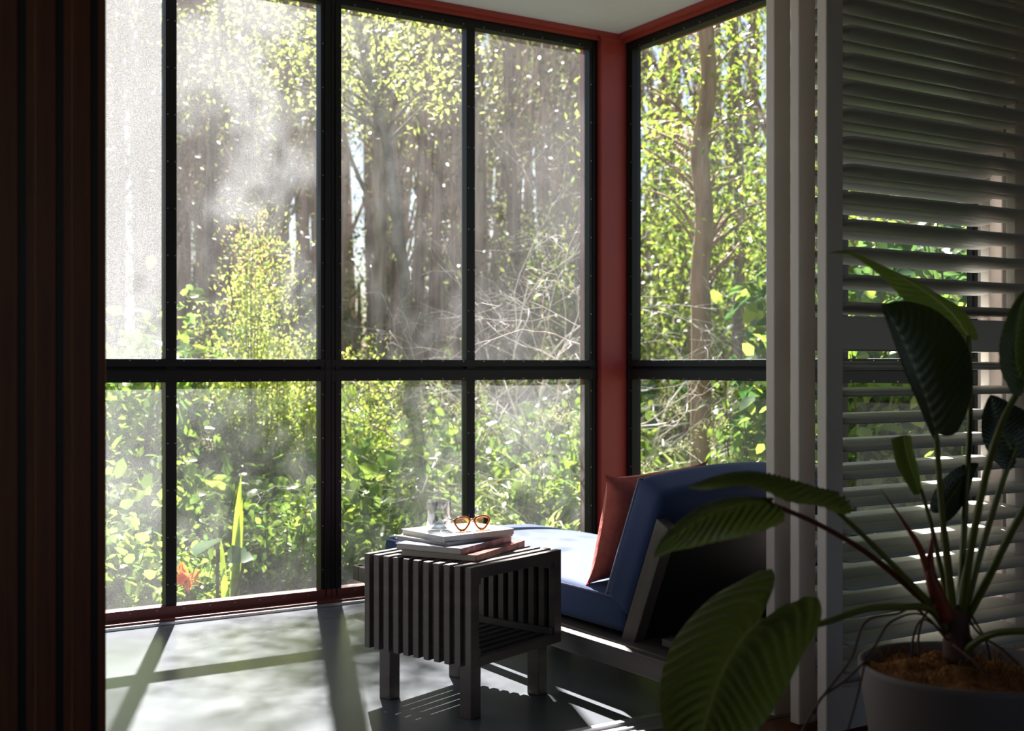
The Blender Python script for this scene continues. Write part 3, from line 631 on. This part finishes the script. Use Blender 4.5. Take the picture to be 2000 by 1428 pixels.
def place(protos, spots, label, cat, group, used):
    for i, (px, d, s) in enumerate(spots):
        k = i if i < len(protos) else random.randrange(len(protos)); pr = protos[k]
        if id(pr) in used: o = copy_tree(pr)
        else: o = pr; used.add(id(pr))
        p = G(px, d, GZ); o.location = p; o.rotation_euler = (0, 0, random.uniform(0, 6.28)); o.scale = (s, s, s*random.uniform(.9, 1.1)); tag(o, label+' '+where(px, d), cat, group)
used = set()
# broad-leaved undergrowth close to the windows
pb = [shrub('leafy_undergrowth', 1.0, .50, n_, z_, LM['broad'], True, 14, width=1.15) for n_, z_ in ((560, .10), (900, .075), (420, .12), (1300, .06))]
sp = []
for d, y0, n in ((6.7, 980, 13), (7.5, 880, 14), (8.4, 790, 14), (9.3, 770, 12)):
    for i in range(n):
        px = 60+(1180-60)*(i+random.uniform(.2, .8))/n
        if px > 820 and random.random() < .35: continue
        dd = d+random.uniform(-.3, .3)-(.8 if px < 400 else 0); zt = EYE-(y0-714)/F*dd+random.uniform(-.1, .12); sp.append((px, dd, (zt-GZ)/1.0))
place(pb, sp, 'leafy yellow-green undergrowth bush', 'bush', 'leafy bushes below the long windows', used)
pd = [shrub('dark_leafed_bush', 1.0, .5, 420, .12, LM['deep'], True, 12) for _ in range(3)]
sp = [(px, d+random.uniform(-.3, .3), s*random.uniform(.85, 1.1)) for px, d, s in ((120, 6.4, .62), (230, 6.2, .55), (330, 6.5, .5), (480, 6.6, .45), (610, 6.8, .45), (760, 7.2, .5), (240, 8.2, 1.6), (300, 8.6, 1.5), (140, 8.0, 1.7), (1000, 11, 1.3), (1180, 11, 1.5), (620, 11.5, 1.2), (380, 11.5, 1.3), (860, 11.8, 1.2))]
place(pd, sp, 'dark glossy green bush', 'bush', 'dark green bushes in the garden', used)
# small-leaved shrubs
def one(e, px, d, s, label, cat, rz=0, group=None):
    e.location = G(px, d, GZ); e.scale = (s, s, s); e.rotation_euler = (0, 0, rz); tag(e, label, cat, group); return e
one(shrub('tall_shrub', 2.75, .52, 17000, .036, LM['small'], False, 36, droop=-.3, tipmat=LM['tip'], cone=True), 512, 8.2, 1, 'tall small-leaved shrub with rust pink tips standing above the left window transom', 'shrub')
one(shrub('small_leaved_shrub', 2.0, .34, 3200, .034, LM['small'], False, 12, droop=-.3, cone=True), 395, 8.3, 1, 'thin small-leaved shrub left of the tall rust-tipped shrub', 'shrub')
one(shrub('small_leaved_shrub', 1.72, .42, 5000, .034, LM['small'], False, 16, droop=-.3, cone=True), 705, 8.4, 1, 'small-leaved yellow-green shrub just right of the thick window post', 'shrub')
one(shrub('small_leaved_shrub', 1.62, .30, 2800, .034, LM['small'], False, 10, droop=-.3, cone=True), 790, 8.7, 1, 'narrow small-leaved shrub beside the reed clumps', 'shrub')
one(shrub('small_leaved_shrub', 1.42, .42, 4000, .034, LM['small'], False, 14, droop=-.3, cone=True), 610, 8.0, 1, 'low bright shrub touching the left side of the thick window post', 'shrub')
# broad shrub at the far left and at the far right behind the louvres
one(shrub('broad_leaved_shrub', 2.1, .6, 1500, .10, LM['broad'], True, 16), 205, 7.4, 1, 'tall broad-leaved shrub behind the leftmost mesh panel', 'shrub')
pr_ = [shrub('glossy_leaved_shrub', 2.3, .6, 2200, .10, LM['deep'], True, 18, width=1.2), shrub('lime_leaved_shrub', 1.8, .55, 1500, .09, LM['broad'], True, 16, width=1.2)]
sp = [(1640, 7.0, .9), (1690, 6.6, 1.0), (1760, 6.9, 1.05), (1840, 6.4, 1.0), (1900, 7.0, 1.1), (1700, 7.6, 1.25), (1630, 8.2, 1.0), (1990, 6.4, 1.1)]
place(pr_, sp, 'glossy broad-leaved shrub', 'shrub', 'shrubs behind the white louvres', used)
one(shrub('broad_leaved_shrub', 1.45, .30, 520, .085, LM['broad'], True, 12, width=1.1), 1488, 7.6, 1, 'broad-leaved shrub beside the first white louvre stile, above the daybed back', 'shrub')

# strap-leaved clumps, grasses and reeds
def blades(n, L, w, lean, mt, name, parent, curve=.6, r0=.05):
    vs = []; fs = []
    for i in range(n):
        a = random.uniform(0, 2*PI); r = r0*math.sqrt(random.random()); l = L*random.uniform(.6, 1.05); le = lean*random.uniform(.3, 1.2); o = Vector((r*math.cos(a), r*math.sin(a), 0))
        a2 = a+random.uniform(-.5, .5); h = Vector((math.cos(a2), math.sin(a2), 0)); sd_ = Vector((-h.y, h.x, 0)); b = len(vs); p = o.copy(); ang = le; sgs = 7
        for s in range(sgs+1):
            t = s/sgs; ww = w*(math.sin(PI*min(1, t*.85+.12))**.7)*(1 if t < .99 else .05)
            vs += [tuple(p-sd_*ww/2+Vector((0, 0, ww*.12))), tuple(p), tuple(p+sd_*ww/2+Vector((0, 0, ww*.12)))]
            p = p+(h*math.sin(ang)+Vector((0, 0, math.cos(ang))))*l/sgs; ang += curve*random.uniform(.7, 1.3)*l/L/sgs*2.2
        for s in range(sgs):
            for q in (0, 1): c0 = b+s*3+q; fs.append((c0, c0+1, c0+4, c0+3))
    return MB().add(vs, fs).build(name, mt, parent)
def clump(name, n, L, w, lean, mt, plume=0, curve=.6, r0=.06):
    e = empty(name); blades(n, L, w, lean, mt, 'blades', e, curve, r0)
    if plume:
        P0 = []; m = MB()
        for i in range(plume):
            a = random.uniform(0, 2*PI); l = L*random.uniform(.9, 1.15); h = Vector((math.cos(a), math.sin(a), 0)); path = catmull([Vector((0, 0, 0)), h*.10*l+Vector((0, 0, l*.6)), h*.25*l+Vector((0, 0, l*.95)), h*.42*l+Vector((0, 0, l*.90))], 6)
            m.tube(path, .003, 4)
            for k in range(90): q = path[random.randint(11, 18)]; P0.append(q+Vector((random.gauss(0, .022), random.gauss(0, .022), random.gauss(-.02, .025))))
        m.build('stalk', M['stem'], e); me = leaves_mesh('plume', np.array(P0), .035, STm, SF, None, .8, width=.5); link('plume', me, LM['straw'], e)
    return e
pg = [clump('grass_clump', 46, .95, .022, .30, LM['blade'], n_, .8, .12) for n_ in (2, 1, 0)]+[clump('grass_clump', 60, .8, .016, .35, LM['blade'], 0, .9, .14)]
sp = []
for d, n in ((7.2, 9), (7.9, 10), (8.7, 10), (9.6, 9), (10.6, 8)):
    for i in range(n): sp.append((830+340*(i+random.random())/n, d+random.uniform(-.3, .3), random.uniform(.85, 1.15)*(.95+.16*(d-7.2))))
for d, n in ((7.4, 6), (8.3, 7), (9.4, 8), (10.6, 7)):
    for i in range(n): sp.append((1235+290*(i+random.random())/n, d+random.uniform(-.3, .3), random.uniform(.75, 1.05)*(.9+.15*(d-7.2))))
for i in range(14): sp.append((random.uniform(180, 820), random.uniform(6.6, 10.5), random.uniform(.7, 1.1)))
place(pg, sp, 'arching reed grass clump', 'grass', 'reed grass clumps', used)
one(clump('sword_leaf_plant', 6, .86, .042, .06, LM['lily'], 0, .08, .03), 452, 5.75, 1, 'upright pale green sword-leaved plant low behind the second mesh panel', 'plant')
one(clump('sword_leaf_plant', 24, 1.05, .058, .42, LM['lily'], 0, .32, .05), 1322, 6.6, 1, 'spiky bright green sword-leaved plant above the daybed back', 'plant')
one(clump('sword_leaf_plant', 16, .75, .045, .40, LM['blade'], 0, .45, .05), 1412, 8.4, 1.55, 'tall spiky plant right of the sword-leaved plant, crossing the transom', 'plant')
one(clump('sword_leaf_plant', 14, 1.3, .045, .35, LM['blade'], 0, .7, .05), 1120, 8.0, 1.1, 'long-bladed plant beside the red column', 'plant')
e = empty('taro_plant', label='broad pale taro-like leaves at the foot of the second mesh panel', cat='plant')
for (dx, dy, hh, s) in ((0, 0, .58, .13), (.18, .1, .50, .11), (-.14, .15, .46, .11)):
    a = random.uniform(0, 6); MB().tube([(0, 0, 0), (dx*.7, dy*.7, hh*.7), (dx, dy, hh)], .008, 6).build('leaf_stalk', M['stem'], e)
    pos = Vector((dx, dy, hh)); dd = Vector((-.8, -.5, -.25)).normalized()
    me = leaves_mesh('leaf', np.array([pos]), s*1.3, BT, BF, np.array([dd*20]), 0, .3, 1.6); link('leaf', me, LM['deep'], e)
e.location = G(425, 5.5, GZ)
e = empty('orange_flower', label='small orange flower head low at the left edge of the second mesh panel', cat='flower'); e.location = G(362, 5.3, GZ)
MB().tube([(0, 0, 0), (.02, 0, .2), (0, 0, .43)], .006, 6).build('stalk', M['stem'], e)
link('petals', leaves_mesh('petals', np.array([(0, 0, .43)]*26)+RNG.normal(size=(26, 3))*.02, .075, STm, SF, None, -.2, width=1.4), LM['orange'], e)

# trees
def trunk_path(h, lean=.06, wob=.12, n=9):
    a = random.uniform(0, 6.28); p = []
    for i in range(n+1):
        t = i/n; p.append(Vector((lean*h*t*math.cos(a)+wob*math.sin(t*5+a)*t, lean*h*t*math.sin(a)+wob*math.cos(t*4+a*2)*t, h*t)))
    return p
def paperbark(h, r, nleaf=900):
    e = empty('paperbark_tree'); p = trunk_path(h); q = catmull(p, 3); n = len(q)
    m = MB(); m.tube(q, [r*(1-.55*i/n)*(1+.10*noise.noise(Vector((i*.7, r*50, 0)))) for i in range(n)], 9); m.build('trunk', M['bark'], e, smooth=True)
    mb = MB(); P0 = []; 
    for k in range(7):
        t = random.uniform(.30, .95); b = q[int(t*(n-1))]; a = random.uniform(0, 6.28); l = h*random.uniform(.10, .22); pt = [b, b+Vector((math.cos(a)*l*.35, math.sin(a)*l*.35, l*.6)), b+Vector((math.cos(a)*l*.6, math.sin(a)*l*.6, l*1.25))]
        pth = catmull(pt, 5); mb.tube(pth, [r*.30*(1-.8*i/10) for i in range(11)], 5)
        for i in range(nleaf//7):
            c = pth[random.randint(3, 10)]; P0.append(c+Vector((random.gauss(0, .30), random.gauss(0, .30), random.gauss(0, .35))))
    mb.build('branches', M['bark'], e, smooth=True)
    link('foliage', leaves_mesh('foliage', np.array(P0), .085, STm, SF, None, .6, width=.7), LM['far'], e); return e
pt_ = [paperbark(h, r, 420) for h, r in ((6.2, .10), (6.4, .07), (6.0, .12), (6.5, .065), (5.9, .05), (6.3, .09))]
sp = []
for d, n, lo, hi in ((13.2, 13, 120, 1150), (15, 18, 80, 1180), (17.5, 20, 60, 1200), (21, 24, 40, 1560), (26, 34, 0, 1600), (32, 34, 0, 1250)):
    for i in range(n): sp.append((lo+(hi-lo)*(i+random.uniform(.05, .95))/n, d+random.uniform(-.9, .9), random.uniform(.95, 1.1)*d/14.0))
for d, n in ((12, 3), (14.5, 5), (18, 6)):
    for i in range(n): sp.append((1230+720*(i+random.uniform(.1, .9))/n, d+random.uniform(-.8, .8), random.uniform(.85, 1.1)))
place(pt_, sp, 'grey pink paperbark tree', 'tree', 'paperbark trees behind the garden', used)
# bushy background trees that close the view
def bushy(h, r, n, mt, ls=.11):
    e = empty('bushy_tree'); q = catmull(trunk_path(h*.8), 2); MB().tube(q, [.11*(1-.7*i/len(q)) for i in range(len(q))], 7).build('trunk', M['barkbrown'], e, smooth=True)
    P0 = []; cl = [(random.gauss(0, r*.45), random.gauss(0, r*.45), h*random.uniform(.22, 1)) for _ in range(22)]
    for i in range(n):
        c = random.choice(cl); P0.append((c[0]+random.gauss(0, r*.20), c[1]+random.gauss(0, r*.20), c[2]+random.gauss(0, r*.16)))
    m = MB()
    for c in cl[:14]: b = q[min(len(q)-1, int(len(q)*.8*c[2]/h))]; m.tube([b, (Vector(b)+Vector(c))*.5+Vector((0, 0, -.1)), Vector(c)], [.035, .022, .008], 5)
    m.build('branches', M['barkbrown'], e); link('foliage', leaves_mesh('foliage', np.array(P0), ls, STm, SF, None, .4), mt, e); return e
bt_ = [bushy(4.2, 1.5, 3600, LM['canopy']), bushy(5.0, 1.6, 3600, LM['far'], .12), bushy(3.0, 1.3, 2600, LM['canopy'])]
sp = [(100, 21, 1), (330, 22, .9), (560, 24, .8), (760, 23, .9), (940, 21, .9), (1080, 18, .9), (1160, 15, .8), (470, 17, .42), (700, 17, .4), (880, 15, .5), (1030, 14, .6), (250, 15, .6),
      (1270, 15, 1.0), (1340, 13, .8), (1450, 14, 1.0), (1540, 13, 1.0), (1640, 14, 1.1), (1740, 13, 1.0), (1850, 13, 1.0), (1950, 12, 1.0), (690, 24, 1.0), (380, 25, 1.0), (1400, 19, 1.2), (1600, 20, 1.3), (1800, 19, 1.2)]
place(bt_, sp, 'bushy green tree', 'tree', 'bushy trees behind the garden', used)
# the slender tree with lime leaves (casts the dappled shade on the floor)
def canopy_tree(name, path, r0, r1, clusters, nper, ls, bm, lm, label, spread=.26):
    e = empty(name, path[0], label=label, cat='tree'); o = Vector(path[0]); q = [p-o for p in catmull(path, 6)]; n = len(q)
    MB().tube(q, [r0+(r1-r0)*i/(n-1) for i in range(n)], 9).build('trunk', M[bm], e, smooth=True)
    P0 = []; m = MB()
    for c in clusters:
        c = Vector(c)-o; b = min(q, key=lambda p: (p-c).length+abs(p.z-(c.z-.5))*.8); md = b.lerp(c, .5)+Vector((random.uniform(-.1, .1), random.uniform(-.1, .1), .08)); pth = catmull([b, md, c], 5); m.tube(pth, [.016*(1-.75*i/10) for i in range(11)], 5)
        for k in range(nper): t = pth[random.randint(4, 10)]; P0.append(t+Vector((random.gauss(0, spread), random.gauss(0, spread), random.gauss(0, spread*.6))))
    m.build('branches', M[bm], e, smooth=True); link('foliage', leaves_mesh('foliage', np.array(P0), ls, STm, SF, None, .3), LM[lm], e); return e
base_ = G(800, 9.3, GZ)
cl = [P(random.gauss(px, 26), random.gauss(py, 22), 9.2+random.uniform(-.5, .5)) for (px, py) in [(720, 60), (780, 110), (840, 90), (880, 60), (700, 150), (760, 170), (830, 150), (690, 40), (650, 90), (610, 70), (560, 110), (500, 60), (440, 90), (400, 60), (600, 20), (540, 30), (430, 30), (460, 130), (820, 30), (900, 110), (560, 160), (620, 150), (470, -10), (700, -30), (790, -20), (560, -60), (640, -90), (480, -110), (760, -130), (860, -90), (940, -40)] for _ in (0,)]
cl += [P(random.uniform(440, 700), random.uniform(-500, -180), 8.6+random.uniform(-.8, .8)) for _ in range(13)]+[P(random.uniform(500, 720), random.uniform(-560, -230), random.uniform(7.8, 9.2)) for _ in range(16)]
canopy_tree('lime_leafed_tree', [base_, P(795, 620, 9.3), P(775, 430, 9.3), P(755, 280, 9.3), P(722, 150, 9.25), P(695, 20, 9.2), P(680, -150, 9.1), P(660, -350, 9.0)], .05, .022, cl, 130, .052, 'barkgrey', 'lime', 'slender leaning tree with lime green leaves right of the thick window post')
cl = [P(random.uniform(1215, 1530), random.uniform(-60, 430), 9.8+random.uniform(-.9, 1.4)) for _ in range(44)]+[P(random.uniform(1420, 1560), random.uniform(380, 560), 9.5+random.uniform(-.5, .5)) for _ in range(8)]+[P(random.uniform(1290, 1480), random.uniform(-640, -230), random.uniform(6.6, 7.8)) for _ in range(9)]  # last clusters hang out of view, added to shade the louvres
canopy_tree('tall_garden_tree', [G(1366, 8.6, GZ), P(1370, 640, 8.6), P(1366, 560, 8.6), P(1376, 420, 8.6), P(1366, 300, 8.6), P(1384, 170, 8.6), P(1378, 30, 8.6), P(1385, -150, 8.6), P(1380, -320, 8.6)], .078, .050, cl, 75, .062, 'barkbrown', 'canopy', 'tall brown-trunked leafy tree seen through the window right of the red column', .30)
cl = [P(random.uniform(1580, 1980), random.uniform(60, 520), 8.6+random.uniform(-.6, .9)) for _ in range(34)]
canopy_tree('leafy_garden_tree', [G(1800, 9, GZ), P(1795, 500, 9), P(1790, 300, 9), P(1800, 50, 9)], .07, .03, cl, 60, .075, 'barkbrown', 'canopy', 'leafy tree seen through the upper louvres', .30)
# dead white-twigged shrubs
def dead(px, base_d, start, ang, length, depth_n, r, label):
    e = empty('bare_shrub', G(px, base_d, GZ), label=label, cat='shrub'); m = MB()
    def grow(p, d, l, r, n):
        pts = [p.copy()]; q = p.copy(); dd = d.copy()
        for i in range(5): dd = (dd+Vector((random.gauss(0, .20), random.gauss(0, .20), random.gauss(-.02, .17)))).normalized(); q = q+dd*l/5; q.y = max(q.y, 5.35-e.location.y); q.x = q.x if e.location.y+q.y > 5.3 else q.x; pts.append(q.copy())
        m.tube(pts, [r*(1-.45*i/5) for i in range(6)], 5)
        if n == 0: return
        for k in range(random.choice((2, 3, 3))):
            i = random.randint(2, 5); nd = (dd+Vector((random.gauss(0, .55), random.gauss(0, .55), random.gauss(-.02, .42)))).normalized(); grow(pts[i], nd, l*random.uniform(.55, .8), r*.58, n-1)
    for (d0, l0, r0) in start: grow(Vector((0, 0, 0)), d0.normalized(), l0, r0, depth_n)
    m.build('bare_branches', M['twig'], e, smooth=True); return e
U_, R_ = Vector((0, 0, 1)), RT
random.seed(21)
dead(1095, 8.3, [(U_*1-R_*.25, 1.4, .013), (U_*1+R_*.02, 1.6, .015), (U_*.9-R_*.45, 1.4, .012), (U_*1-R_*.12, 1.5, .012), (U_*.9+R_*.1, 1.2, .010)], 0, 0, 5, 0, 'bleached bare-twigged shrub left of the red column')
random.seed(8)
dead(965, 8.4, [(U_*1-R_*.15, 1.1, .009), (U_*.8-R_*.5, 1.1, .009)], 0, 0, 5, 0, 'bare white-twigged shrub behind the thin mullion')
random.seed(3)
dead(1262, 9.0, [(U_*1+R_*.05, 1.6, .014), (U_*1-R_*.2, 1.3, .012)], 0, 0, 4, 0, 'bare twiggy shrub just right of the red column')
